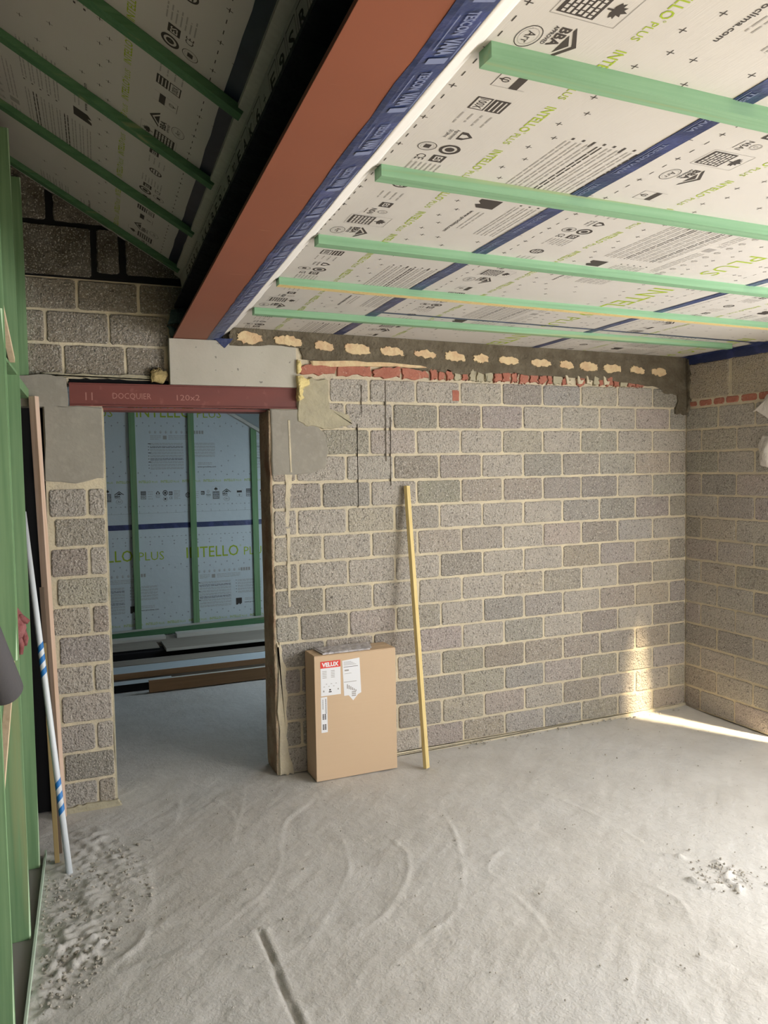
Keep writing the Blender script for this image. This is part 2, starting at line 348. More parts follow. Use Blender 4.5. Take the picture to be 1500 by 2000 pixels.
# ------------------------------------------------------------------ block walls
def tint(bm, fs, c):
    lay = bm.loops.layers.color.get('Col') or bm.loops.layers.color.new('Col')
    for f in fs:
        for l in f.loops: l[lay] = (*c, 1)
def block(bm, fn, a0, a1, z0, z1, c=None, d=.006, mi=0, g=.006):
    a0 += g + random.uniform(-.0015, .002); a1 -= g + random.uniform(-.0015, .002); z0 += g + random.uniform(-.001, .002); z1 -= g + random.uniform(-.001, .002)
    if a1 - a0 < .012 or z1 - z0 < .012: return
    r = min(.009, (a1 - a0) * .3); P = []
    na = max(1, int((a1 - a0) / .035)); nz = max(1, int((z1 - z0) / .035)); J = lambda: random.uniform(-.0018, .0018)
    P += [(a0 + r + (a1 - a0 - 2 * r) * i / na, z0 + J()) for i in range(na + 1)]
    P += [(a1 + J(), z0 + r + (z1 - z0 - 2 * r) * i / nz) for i in range(nz + 1)]
    P += [(a1 - r - (a1 - a0 - 2 * r) * i / na, z1 + J()) for i in range(na + 1)]
    P += [(a0 + J(), z1 - r - (z1 - z0 - 2 * r) * i / nz) for i in range(nz + 1)]
    cx, cz = (a0 + a1) / 2, (z0 + z1) / 2; d += random.uniform(-.001, .002)
    sh = lambda p, o: (p[0] - math.copysign(min(o, abs(p[0] - cx)), p[0] - cx), p[1] - math.copysign(min(o, abs(p[1] - cz)), p[1] - cz))
    R = [[bm.verts.new(fn(*p, -.003)) for p in P], [bm.verts.new(fn(*sh(p, .0015), d * .6)) for p in P], [bm.verts.new(fn(*sh(p, .006), d)) for p in P]]
    n = len(P); fs = []
    for A, B in zip(R, R[1:]):
        for i in range(n): fs.append(bm.faces.new([A[i], A[(i + 1) % n], B[(i + 1) % n], B[i]]))
    fs.append(bm.faces.new(R[-1]))
    for f in fs: f.material_index = mi
    if c is None:
        k = random.uniform(.84, 1.10); c = (k * random.uniform(.98, 1.03), k, k * random.uniform(.96, 1.04))
        if random.random() < .04: c = (1.45, 1.4, 1.36)
    tint(bm, fs, c)
def course(bm, fn, amin, amax, z0, z1, off, L=.2985, **k):
    n0 = math.floor((amin - off) / L)
    for i in range(n0, n0 + int((amax - amin) / L) + 3):
        a, b = max(amin, off + i * L), min(amax, off + (i + 1) * L)
        if b - a > .02: block(bm, fn, a, b, z0, z1, **k)
BK = lambda a, z, h: (a, -h, z)                 # back wall, facing the camera
RW = lambda a, z, h: (-h, -a, z)                # right wall: a = distance from the corner
WALLM = [MB, MM, MC, MDM, MCB, MRB, MYM, MJMB, MVOID, mat('wall_stain', (.14, .12, .095), .95)]
def fin(bm):
    lay = bm.loops.layers.color.get('Col') or bm.loops.layers.color.new('Col')
    for f in bm.faces:
        for l in f.loops:
            if l[lay][3] == 0 or sum(l[lay][:3]) == 0: l[lay] = (1, 1, 1, 1)

TH = .215
bm = bmesh.new(); bm.loops.layers.color.new('Col')
box(bm, -2.822, .16, 0, TH, 0, 2.46, 1); box(bm, -2.977, -2.822, 0, TH, 0, 2.059, 1)                        # right of the doorway
box(bm, -4.125, -3.847, 0, TH, 0, 2.06, 1)                      # pillar
box(bm, -5.6, .16, .052, TH, 2.176, 4.2, 1)                    # above
box(bm, -5.6, -4.125, .052, TH, 0, 2.176, 8)  # black wall face standing in for the dark void left of the pillar
for k in range(14):
    z1 = 2.1 - .15 * k; z0 = z1 - .15
    course(bm, BK, -2.977 if z1 < 2.0 else -2.822, 0, z0, z1, 0 if k % 2 else -.149)
    if z1 < 1.72: course(bm, BK, -4.12, -3.847, z0, z1, -3.935 if k % 2 else -3.80)
course(bm, BK, -2.63, 0, 2.1, 2.24, 0, c=None)
# cast concrete beside the doorway
plate(bm, BK, [(-4.125, 1.69), (-3.99, 1.675), (-3.849, 1.70), (-3.849, 2.055), (-4.0, 2.06), (-4.125, 2.06)], 0, .012, 2, .004, 4)
plate(bm, BK, [(-4.27, 2.05), (-4.005, 2.05), (-4.008, 2.20), (-4.1, 2.215), (-4.27, 2.20)], -.05, .012, 2, .004, 4)
plate(bm, BK, [(-2.975, 1.69), (-2.74, 1.70), (-2.66, 1.735), (-2.645, 1.83), (-2.665, 1.93), (-2.74, 1.99), (-2.80, 2.02), (-2.82, 2.055), (-2.975, 2.055)], 0, .011, 2, .004, 4)
plate(bm, BK, [(-2.872, 1.705), (-2.862, 1.705), (-2.868, 2.0), (-2.878, 2.0)], 0, .0135, 1, .001, 6)
plate(bm, BK, [(-2.82, 1.99), (-2.72, 1.955), (-2.60, 1.955), (-2.50, 1.97), (-2.52, 2.03), (-2.64, 2.06), (-2.64, 2.22), (-2.74, 2.235), (-2.815, 2.17)], 0, .016, 6, .008, 5)
plate(bm, BK, [(-2.905, 1.40), (-2.885, 1.40), (-2.875, 1.56), (-2.862, 1.70), (-2.90, 1.70)], 0, .0085, 1, .005, 6)
plate(bm, BK, [(-2.90, .95), (-2.885, .95), (-2.88, 1.40), (-2.90, 1.40)], 0, .008, 1, .003, 8)
# rough strip at the foot of the reveal
plate(bm, BK, [(-2.97, 0), (-2.90, 0), (-2.93, .25), (-2.92, .55), (-2.95, .75), (-2.97, .75)], 0, .010, 1, .010, 6)
# brown rough reveal of the doorway
f = lambda a, z, h: (-2.977 - h, a, z)
plate(bm, f, [(.0, 0), (.21, 0), (.21, 2.05), (.0, 2.05)], -.002, .010, 7, .005, 22)
f = lambda a, z, h: (-3.847 + h, a, z)
plate(bm, f, [(.0, 0), (.21, 0), (.21, 2.05), (.0, 2.05)], -.002, .006, 6, .004, 22)
# crumbling skirting of mortar at the foot of the pillar and wall
plate(bm, BK, [(-4.12, -.01), (-3.82, -.01), (-3.84, .03), (-3.99, .03), (-4.12, .025)], 0, .02, 6, .006, 6)
plate(bm, BK, [(-2.6, -.01), (0, -.01), (0, .02), (-1.2, .02), (-2.6, .022)], 0, .014, 1, .004, 30)
# dark mortar band with cream and red bricks under the ceiling
plate(bm, BK, [(-3.19, 2.40), (-2.80, 2.40), (-2.78, 2.33), (-2.2, 2.31), (-1.8, 2.285), (-1.5, 2.30), (-.9, 2.285), (-.5, 2.26), (-.22, 2.235), (-.18, 2.20), (-.01, 2.19), (-.01, 2.47), (-3.19, 2.50)], 0, .018, 3, .007, 7)
x = -3.15; n = 0
while x < -.2:
    wd = random.uniform(.13, .19) if x < -2.85 else random.uniform(.105, .155)
    zc = 2.437 - (x + 3.15) * .024 if x < -2.85 else 2.412 - (x + 2.8) * .028; hh = .030 if x < -2.85 else random.uniform(.023, .031)
    P = [(x, zc - hh * .5), (x + wd * .25, zc - hh * random.uniform(.5, 1)), (x + wd * .6, zc - hh), (x + wd, zc - hh * .7), (x + wd * .97, zc + hh * random.uniform(.1, .7)), (x + wd * .55, zc + hh), (x + wd * .2, zc + hh * random.uniform(.6, 1.2)), (x, zc + hh * .6)]
    plate(bm, BK, P, .015, .024, 4, .006, 4)
    x += wd + random.uniform(.045, .075) * (1 if n % 4 else 1.3); n += 1
x = -2.80
while x < -.3:
    if x < -2.0: wd = random.uniform(.16, .22)
    else: wd = random.uniform(.035, .075)
    zc = 2.285 - (x + 2.8) * .006; h0, h1 = (.035, .028)
    if x > -1.0 and random.random() < .3: x += wd; continue
    P = [(x, zc - h0), (x + wd * .5, zc - h0 * random.uniform(.8, 1.15)), (x + wd - .004, zc - h0 * .8), (x + wd - .006, zc + h1 * random.uniform(.2, 1)), (x + wd * .5, zc + h1 * random.uniform(.6, 1.1)), (x + .004, zc + h1 * random.uniform(.4, 1))]
    plate(bm, BK, P, .0, .016 + random.uniform(-.003, .004), 5 if random.random() < .75 or x < -1.9 else 6, .0075, 4)
    x += wd + .006
for cx in (-1.02, -.93, -.86, -.72): plate(bm, BK, [(cx, 2.245), (cx + .035, 2.245), (cx + .045, 2.27), (cx + .02, 2.262), (cx + .01, 2.29), (cx - .008, 2.30)], .01, .024, 1, .004, 2)
plate(bm, BK, [(-2.74, 2.33), (-2.4, 2.335), (-2.05, 2.325), (-2.0, 2.31), (-2.35, 2.31), (-2.6, 2.30), (-2.74, 2.305)], 0, .021, 4, .004, 5)
plate(bm, BK, [(-1.845, 2.12), (-1.80, 2.12), (-1.80, 2.185), (-1.845, 2.185)], 0, .009, 5, .002, 3)
plate(bm, BK, [(-.12, 2.06), (-.0, 2.06), (-.0, 2.25), (-.14, 2.25), (-.09, 2.18)], 0, .02, 3, .01, 4)
# masonry over the doorway, set back a little
BG = lambda a, z, h: (a, .05 - h, z)
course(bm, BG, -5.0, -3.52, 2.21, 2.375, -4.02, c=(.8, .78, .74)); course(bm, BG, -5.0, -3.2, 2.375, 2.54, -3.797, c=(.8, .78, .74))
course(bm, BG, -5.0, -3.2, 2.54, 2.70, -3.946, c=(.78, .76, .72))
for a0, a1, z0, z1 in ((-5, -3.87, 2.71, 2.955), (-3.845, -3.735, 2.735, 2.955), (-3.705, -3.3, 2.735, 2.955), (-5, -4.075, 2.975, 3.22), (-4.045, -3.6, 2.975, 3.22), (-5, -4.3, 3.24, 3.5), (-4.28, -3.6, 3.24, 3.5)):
    block(bm, BG, a0, a1, z0, z1, (.50, .485, .45), .018, g=.001)  # darker large blocks, tint lowered further to paint in the shade up there
plate(bm, BG, [(-5, 2.705), (-3.25, 2.70), (-3.25, 3.6), (-5, 3.6)], -.004, .002, 8, 0, 1)  # black sheet painted as the shade in the empty joints
plate(bm, BG, [(-4.0, 2.177), (-3.51, 2.177), (-3.51, 2.20), (-3.6, 2.198), (-3.75, 2.205), (-4.0, 2.202)], -.01, .003, 8, .003, 5)  # black strip painted as the dark gap over the lintel
plate(bm, BG, [(-4.12, 2.205), (-3.53, 2.20), (-3.53, 2.222), (-4.12, 2.226)], 0, .022, 6, .006, 16)
for (sx, za, zb, wd) in ((-2.292, 1.76, 2.23, .006), (-2.262, 1.62, 2.02, .003), (-2.47, 1.50, 1.98, .003), (-2.44, 2.02, 2.2, .003)):
    plate(bm, BK, [(sx, za), (sx + wd, za), (sx + wd + .004, zb), (sx + .003, zb)], 0, .0098, 9, .0022, 14)
fin(bm)
struct(link('wall_back', bm, WALLM))

bm = bmesh.new(); bm.loops.layers.color.new('Col')
def rw_solid(y0, y1, z0, z1): box(bm, 0, .14, y0, y1, z0, z1, 1)
rw_solid(-.735, TH + 3.8, 0, 2.5); rw_solid(-1.21, -.735, 1.98, 2.5); rw_solid(-3.3, -1.21, 0, 2.5); rw_solid(-5.3, -3.3, 2.32, 2.5); rw_solid(-6.3, -5.3, 0, 2.5)
for k in range(14):
    z1 = 2.1 - .15 * k; z0 = z1 - .15
    course(bm, RW, 0, .75, z0, z1, -.01 if k % 2 == 0 else -.155)
    course(bm, RW, 1.21, 3.3, z0, z1, 0 if k % 2 == 0 else -.145)
for a0, a1 in ((.0, .105), (.12, .235), (.245, .34), (.35, .46), (.475, .60), (.61, .75)): block(bm, RW, a0, a1, 2.105, 2.148 + a0 * .02, (1, 1, 1), .004, mi=5, g=.003)
for a0, a1 in ((.012, .375), (.40, .75), (1.20, 1.5), (1.52, 1.9)): block(bm, RW, a0, a1, 2.155, 2.40, (1.0, .97, .9), .008, g=.002)
plate(bm, RW, [(0, 2.05), (.03, 2.08), (.05, 2.16), (.04, 2.25), (.05, 2.33), (.03, 2.44), (0, 2.45)], 0, .02, 3, .008, 4)
fin(bm)
struct(link('wall_right', bm, WALLM))

# added frame and milky pane on the solid right wall, backing the fill lamp
bm = bmesh.new(); box(bm, -.018, -.008, -3.2, -1.5, .2, 2.1); struct(link('added_pane', bm, MPLS))
bm = bmesh.new()
for y0, y1, z0, z1 in ((-3.26, -3.2, .14, 2.16), (-1.5, -1.44, .14, 2.16), (-3.2, -1.5, 2.1, 2.16), (-3.2, -1.5, .14, .2)): box(bm, -.03, -.008, y0, y1, z0, z1)
struct(link('added_pane_frame', bm, MRAW))
# far room wall, left wall, front wall, sloped roof
WF = lambda s, t, h: (s, 3.8 - h, t)
bm = bmesh.new(); sheet(bm, WF, -5.6, .1, 0, 4.2, 6, 4)
printed(bm, WF, -5.0, -1.2, 0.0, 1.176, -.096, -2.86, .88)
printed(bm, WF, -5.0, -1.2, 1.314, 2.7, 1.314, -3.30, .88)
box(bm, -5.6, .1, 3.82, 3.95, 0, 4.2, 0)
struct(link('wall_far', bm, [MMC, MIK, MIG, MGN]))
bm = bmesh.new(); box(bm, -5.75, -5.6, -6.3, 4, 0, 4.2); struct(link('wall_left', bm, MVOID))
bm = bmesh.new(); box(bm, -4.372, -4.352, -6.3, -.58, 0, 4.2, 0, 0, SK); struct(link('wall_left', bm, MVOID)).name = 'added_left_dark_backing'  # added black backing that closes off light behind the studs
bm = bmesh.new()
box(bm, -5.75, -3.45, -6.25, -6.1, 0, 4.2); box(bm, -.75, .2, -6.25, -6.1, 0, 4.2); box(bm, -3.45, -.75, -6.25, -6.1, 2.3, 4.2); box(bm, -3.45, -.75, -6.25, -6.1, 0, .35)
struct(link('wall_front', bm, MPLW))

# ------------------------------------------------------------------ flat ceiling
def zc(x): return 2.49 - .0125 * (x + 3.2)
CE = lambda s, t, h: (t + SK * s, s, zc(t) - h)              # s along the room (away), t across
bm = bmesh.new()
sheet(bm, CE, -6.2, 0.05, -3.22, .4, 12, 8)
printed(bm, CE, -6.1, -.02, -3.24, -2.60, -3.25, -1.625)
printed(bm, CE, -6.1, -.02, -2.545, -1.29, -2.56, -2.40, sbig=-1.58)
printed(bm, CE, -6.1, -.02, -1.23, .02, -1.20, -1.95)
box(bm, -3.17, .5, -6.25, .2, 2.52, 2.60, 0)
struct(link('ceiling', bm, MEM))
# turned-down edge of the membrane next to the beam
bm = bmesh.new(); prof = [(-3.165, 2.489), (-3.176, 2.484), (-3.186, 2.474), (-3.198, 2.464), (-3.212, 2.455), (-3.226, 2.444), (-3.240, 2.434)]
N = 60; G = []
for i in range(N + 1):
    y = -6.0 + 6.0 * i / N
    G.append([bm.verts.new((x + .066 * y + random.uniform(-.0012, .0012), y, z + random.uniform(-.0012, .0012))) for x, z in prof])
for a, b in zip(G, G[1:]):
    for j in range(len(prof) - 1): bm.faces.new([a[j], b[j], b[j + 1], a[j + 1]])
bmesh.ops.recalc_face_normals(bm, faces=bm.faces[:])
bmesh.ops.solidify(bm, geom=bm.faces[:], thickness=.002)
tag(link('membrane_fold', bm, MMB, smooth=True), 'white membrane edge folded down beside the blue tape along the steel beam', 'membrane')

# ------------------------------------------------------------------ tapes
def tape_strip(name, pts_fn, n, label, wobble=.002, letters=True, grp=None, lt=.022, wdt=.055):
    """pts_fn(u, v, h): u 0..1 along, v 0..1 across"""
    bm = bmesh.new()
    G = [[bm.verts.new(pts_fn(i / n, j / 2, 0.0012 + random.uniform(0, .0006))) for j in range(3)] for i in range(n + 1)]
    for a, b in zip(G, G[1:]):
        for j in range(2): bm.faces.new([a[j], a[j + 1], b[j + 1], b[j]])
    return bm
def ceiling_tape(t0, t1, s0, s1, label, n=40):
    w_ = [random.uniform(-.002, .002) for _ in range(n + 2)]
    fn = lambda u, v, h: CE(s0 + (s1 - s0) * u, t0 + (t1 - t0) * v + w_[int(u * n)], h)
    bm = tape_strip('t', fn, n, label)
    s = s0 + .1; mid = (t0 + t1) / 2
    while s < s1 - .25:
        put_text(bm, lambda a, b, h: CE(a, b, h + .0022), 'TESCON VANA', s, mid - .012, .013, 1, width=.20, bold=.03)
        rect(bm, lambda a, b, h: CE(a, b, h + .0022), s + .0, s + .20, mid - .020, mid - .018, 1); s += .27
    tag(link('adhesive_tape', bm, [MTP, MTQ]), label, 'tape')
ceiling_tape(-2.602, -2.545, -6.1, -.01, 'blue tape seam on the white ceiling, the one nearest the steel beam')
ceiling_tape(-1.285, -1.232, -6.1, -.01, 'blue tape seam on the white ceiling, farther from the steel beam')
# thin tape running along the last batten
bm = bmesh.new(); sheet(bm, lambda s, t, h: (s, -.655 + .02 * math.sin(s) * .2 - t, zc(s) - .0016), -2.60, -.04, 0, .028, 30, 1)
tag(link('adhesive_tape', bm, MTP), 'thin blue adhesive tape on the ceiling alongside the batten nearest the block wall', 'tape')
# tape in the corner between ceiling and right wall
bm = bmesh.new(); n = 30
for i in range(n + 1):
    y = -1.25 + 1.24 * i / n; q = random.uniform(-.003, .003)
    r_ = [bm.verts.new(p) for p in ((-.072 + q, y, zc(0) - .0022), (-.016, y, zc(0) - .004), (-.012, y, zc(0) - .055 + q))]
    if i:
        for j in range(2): bm.faces.new([pr[j], pr[j + 1], r_[j + 1], r_[j]])
    pr = r_
sheet(bm, lambda s, t, h: (s, t, zc(s) - .0024), -.12, -.04, -.71, -.63, 1, 1)
tag(link('adhesive_tape', bm, MTP), 'wide dark blue tape sealing the ceiling to the right block wall', 'tape')
# layered tape between beam flange and membrane fold
bm = bmesh.new(); rnd = random.Random(5); G = []; n = 80
for i in range(n + 1):
    y = -6.0 + 6.01 * i / n; e = rnd.uniform(-.002, .002)
    G.append([bm.verts.new((x + .067 * y, y, z + rnd.uniform(-.0008, .0005))) for x, z in ((-3.312 + e, 2.4185), (-3.300, 2.4175), (-3.270, 2.424), (-3.238 + e * .3, 2.432), (-3.225, 2.4435))])
for a, b in zip(G, G[1:]):
    for j in range(4): bm.faces.new([a[j], a[j + 1], b[j + 1], b[j]])
BT = lambda a, b, h: (-3.300 + b + .067 * a, a, 2.4165 + max(0, b) * .215 - h - .001)
y = -3.8
while y < -.06:
    put_text(bm, BT, 'TESCON', y, .022, .020, 1, width=.07, bold=.03); put_text(bm, BT, 'VANA', y + .08, .020, .028, 1, width=.055, bold=.05)
    rect(bm, BT, y + .145, y + .165, .012, .05, 1); rect(bm, BT, y + .01, y + .12, .008, .010, 1); rect(bm, BT, y + .03, y + .15, .054, .056, 1)
    y += rnd.uniform(.18, .24)
tag(link('adhesive_tape', bm, [MTP, MTQ]), 'overlapping blue tape with pale lettering along the edge of the red-brown steel beam', 'tape')

# ------------------------------------------------------------------ ceiling battens
lab = ['first green ceiling batten, the widest one close to the viewer', 'second green ceiling batten counted from the viewer', 'third green ceiling batten, midway to the block wall',
       'fourth green ceiling batten with a raw yellow lower edge', 'fifth green ceiling batten, the shortest and closest to the block wall']
for i, (y, x1) in enumerate(((-2.965, -.03), (-2.365, -.03), (-1.745, -.03), (-1.150, -.03), (-.545, -.20))):
    bm = bmesh.new(); x0 = -3.175 + SK * y
    if i == 0: x0 -= .01
    x0 += (.0, -.005, .0, .0, .015)[i]
    dy = (0, .0, .01, -.01, -.02)[i]; w2 = .0225; n = 14; G = []
    for k in range(n + 1):
        t = k / n; x = x0 + (x1 - x0) * t; yy = y + dy * t; z = zc(x) - .001; j = random.uniform(-.0008, .0008)
        G.append([bm.verts.new(p) for p in ((x, yy - w2, z), (x, yy - w2 + j, z - .030), (x, yy + w2 + j, z - .030), (x, yy + w2, z))])
    for a, b in zip(G, G[1:]):
        for j in range(4): bm.faces.new([a[j], a[(j + 1) % 4], b[(j + 1) % 4], b[j]])
    bm.faces.new(G[0][::-1]); bm.faces.new(G[-1])
    if i == 3:
        for f in bm.faces:
            c = f.calc_center_median()
            if c.z < zc(c.x) - .029: f.material_index = 1
    tag(link('ceiling_batten', bm, [MGX, MPLK]), lab[i], 'batten', 'green battens across the flat ceiling')

# ------------------------------------------------------------------ steel beam
t_ = empty('steel_beam', (-3.392, 0, 2.42))
bm = bmesh.new()
def bbx(x0, x1, z0, z1, mi=0): box(bm, x0, x1, -6.0, .048, z0, z1, mi, 0, SK)
hexa(bm, [(-3.482 - 6 * .057, -6, 2.4195), (-3.302 - 6 * .066, -6, 2.4195), (-3.302, .048, 2.4195), (-3.482, .048, 2.4195), (-3.482 - 6 * .057, -6, 2.431), (-3.302 - 6 * .066, -6, 2.431), (-3.302, .048, 2.431), (-3.482, .048, 2.431)], 0, .001)
bmesh.ops.transform(bm, matrix=Matrix.Translation((3.392, 0, -2.42)), verts=bm.verts[:])
link('bottom_flange', bm, MPRM, t_)
bm = bmesh.new(); bbx(-3.398, -3.388, 2.431, 2.585); bbx(-3.470, -3.303, 2.585, 2.597)
bmesh.ops.transform(bm, matrix=Matrix.Translation((3.392, 0, -2.42)), verts=bm.verts[:])
o = link('web', bm, MND, t_); o['label'] = 'web and top flange darkened for the shade above the flange'
tag(t_, 'long steel beam with a red-brown painted underside running under the ceiling', 'beam')
# added black upstand standing in for the dark roof void over the beam
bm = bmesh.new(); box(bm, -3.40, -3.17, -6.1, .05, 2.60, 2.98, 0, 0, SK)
tag(link('added_roof_void_filler', bm, MND), 'added black upstand standing in for the dark roof void above the steel beam', 'filler')

# ------------------------------------------------------------------ sloped ceiling on the left
SL = .585; kk = math.sqrt(1 + SL * SL)
nx, nz = -SL / kk, -1 / kk          # normal pointing down into the room
# t = distance up the slope from the low edge (X0=-3.484); s grows towards the camera
SC = lambda s, t, h: (-3.484 - t / kk + SK * (-s) + nx * h, -s, 2.7815 + SL * t / kk + nz * h)
bm = bmesh.new(); sheet(bm, SC, -.052, 6.1, -.06, 2.3, 12, 4)
printed(bm, SC, .02, 6.1, 0.012, 1.30, 0.0, .55)
sheet(bm, SC, -.052, 6.1, -.06, 2.3, 1, 1, 0, -.06)
struct(link('ceiling_sloped', bm, MEM))
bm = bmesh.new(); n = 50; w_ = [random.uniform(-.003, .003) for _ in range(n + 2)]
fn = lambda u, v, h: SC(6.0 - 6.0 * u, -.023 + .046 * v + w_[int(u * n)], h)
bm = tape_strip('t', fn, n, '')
tag(link('adhesive_tape', bm, [MTD, MTQ]), 'blue tape, darkened for shade, along the low edge of the shadowed sloped ceiling', 'tape')
# timber trimmer and wrapped vertical edge
bm = bmesh.new(); D = lambda x, y, z: (x + SK * y, y, z)
hexa(bm, [D(-3.466, -6, 2.756), D(-3.437, -6, 2.739), D(-3.437, .04, 2.739), D(-3.466, .04, 2.756), D(-3.466, -6, 2.769), D(-3.437, -6, 2.752), D(-3.437, .04, 2.752), D(-3.466, .04, 2.769)], 0, .001)
tag(link('edge_timber', bm, MPLT), 'pale timber strip at the foot of the sloped ceiling beside the beam', 'timber')
bm = bmesh.new(); VF = lambda s, t, h: (-3.4375 + SK * (-s) - h * .9 + t * .14, -s, 2.738 - t - h * .2)
sheet(bm, VF, -.02, 6.0, 0, .085, 20, 3)
hexa(bm, [D(-3.4255, -6, 2.652), D(-3.402, -6, 2.652), D(-3.402, .02, 2.652), D(-3.4255, .02, 2.652), D(-3.435, -6, 2.738), D(-3.402, -6, 2.738), D(-3.402, .02, 2.738), D(-3.435, .02, 2.738)], 0)
s = .25; ws = ['E', '9', 'S', 'R', 'PRO', 'E', 'A', 'K', '6', 'B']; k = 0
while s < 5:
    if k % 7 == 5:
        rect(bm, VF, s + .02, s + .05, .042, .045, 1, .0012); rect(bm, VF, s + .0335, s + .0365, .03, .057, 1, .0012)
    else:
        for a0, a1, b0, b1 in ((s, s + .085, .012, .0145), (s, s + .085, .075, .0775), (s, s + .0025, .012, .077), (s + .0825, s + .085, .012, .077)): rect(bm, VF, a0, a1, b0, b1, 1, .0012)
        put_text(bm, lambda a, b, h: VF(a, .092 - b, h + .001), ws[k % 10], s + .015, .030, .032, 1, width=.05, bold=.02)
        if k % 3 == 0: rect(bm, VF, s + .01, s + .075, .064, .07, 1, .0012)
    s += .10; k += 1
tag(link('membrane_upstand', bm, MEM), 'pale printed membrane wrapped down the vertical edge beside the dark beam', 'membrane')
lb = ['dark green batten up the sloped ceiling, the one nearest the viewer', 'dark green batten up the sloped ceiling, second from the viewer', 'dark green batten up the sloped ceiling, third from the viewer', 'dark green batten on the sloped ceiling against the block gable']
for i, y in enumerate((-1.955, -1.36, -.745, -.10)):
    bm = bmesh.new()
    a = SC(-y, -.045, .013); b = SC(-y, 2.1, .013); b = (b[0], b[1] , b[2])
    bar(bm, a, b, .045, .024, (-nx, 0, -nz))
    tag(link('ceiling_batten', bm, MGY), lb[i], 'batten', 'green battens, darkened for shade, up the sloped ceiling')
# grey-blue sealing rags at beam end
bm = bmesh.new()
BB = lambda a, z, h: (a, .045 - h, z)
plate(bm, BB, [(-3.50, 2.50), (-3.48, 2.575), (-3.42, 2.59), (-3.38, 2.56), (-3.40, 2.50)], 0, .03, 0, .006, 3)
plate(bm, BB, [(-3.49, 2.425), (-3.505, 2.49), (-3.44, 2.47), (-3.42, 2.425)], 0, .03, 0, .006, 3)
tag(link('sealing_film', bm, mat('blue_grey_film', (.13, .19, .20), .6, bump=[(20, .3, .7, .8, .01)]), None, True), 'crumpled blue-grey film stuffed beside the beam end on the wall', 'film')

# ------------------------------------------------------------------ lintel, pad stone, foam
t_ = empty('door_lintel', (-3.42, 0, 2.06))
bm = bmesh.new()
def lb_(x0, x1, y0, y1, z0, z1): box(bm, x0 + 3.42, x1 + 3.42, y0, y1, z0 - 2.06, z1 - 2.06, 0, .001)
lb_(-4.0, -2.822, .004, .011, 2.068, 2.170); lb_(-4.0, -2.822, -.006, .052, 2.060, 2.067); lb_(-4.0, -2.822, -.006, .052, 2.170, 2.176)
link('channel', bm, MPRD, t_)
LF = lambda a, b, h: (a + 3.42, .0035 - h, b - 2.06)
bm = bmesh.new()
put_text(bm, LF, 'DOCQUIER', -3.795, 2.100, .030, 0, width=.19, h=.001); put_text(bm, LF, '120x2', -3.475, 2.096, .030, 0, width=.12, h=.001, ang=.02); put_text(bm, LF, '11', -3.925, 2.09, .04, 0, h=.001)
o = link('chalk_writing', bm, MCHK, t_); o['label'] = 'faint chalk writing'
bm = bmesh.new(); lb_(-3.845, -2.979, .055, .20, 2.045, 2.059); link('lintel_plate', bm, MPRD, t_)
tag(t_, 'dark red steel lintel with chalk writing over the doorway', 'lintel')
bm = bmesh.new(); box(bm, -3.508, -2.822, -.012, .05, 2.178, 2.418, 0, .003)
for v in bm.verts: v.co.x += random.uniform(-.001, .001); v.co.z += random.uniform(-.001, .001)
for x, z in ((-3.34, 2.19), (-3.44, 2.183), (-3.1, 2.33)): pass
tag(link('padstone', bm, MPAD), 'pale smooth concrete pad block under the steel beam above the red lintel', 'block')
bm = bmesh.new(); box(bm, -3.30, -2.83, -.006, .04, 2.419, 2.428); plate(bm, BK, [(-3.28, 2.43), (-3.22, 2.375), (-3.20, 2.40), (-3.17, 2.428)], 0, .016, 0, .003, 3)
tag(link('adhesive_tape', bm, MTP), 'scrap of blue tape on top of the pale concrete pad block', 'tape')
bm = bmesh.new(); plate(bm, BK, [(-2.825, 2.10), (-2.795, 2.115), (-2.80, 2.17), (-2.765, 2.19), (-2.755, 2.225), (-2.80, 2.24), (-2.822, 2.235)], -.0, .045, 0, .006, 4)
plate(bm, BK, [(-2.822, 2.255), (-2.80, 2.26), (-2.80, 2.32), (-2.822, 2.33)], 0, .03, 0, .004, 4)
tag(link('foam_blob', bm, MYF, None, True), 'yellow expanding foam squeezed out at the right end of the red lintel', 'foam')
bm = bmesh.new(); plate(bm, BG, [(-3.60, 2.19), (-3.53, 2.185), (-3.515, 2.24), (-3.56, 2.265), (-3.60, 2.25)], 0, .045, 0, .006, 4)
tag(link('foam_blob', bm, mat('dull_foam', (.42, .33, .15), .9, bump=[(60, .3, .7, .8, .006)]), None, True), 'dull yellow foam lump in the dark recess left of the concrete pad block', 'foam')

# ------------------------------------------------------------------ far room battens
for i, x in enumerate((-3.345, -2.78, -2.145)):
    bm = bmesh.new(); box(bm, x - .033, x + .027, 3.772, 3.798, .16, 2.75 - 0 * i if i < 1 else (2.50 if i == 1 else 2.155), 0, .0015)
    tag(link('wall_batten', bm, MGS), ['left upright green batten on the printed membrane seen through the doorway', 'middle upright green batten on the printed membrane seen through the doorway', 'right upright green batten on the printed membrane seen through the doorway'][i], 'batten', 'upright battens in the far room')
bm = bmesh.new(); n = 20; w_ = [random.uniform(-.002, .002) for _ in range(n + 2)]
bm = tape_strip('t', lambda u, v, h: WF(-5.0 + 4.2 * u, 1.158 + .052 * v + w_[int(u * n)], h), n, '')
tag(link('adhesive_tape', bm, MTP), 'blue tape running across the printed membrane wall in the far room', 'tape')
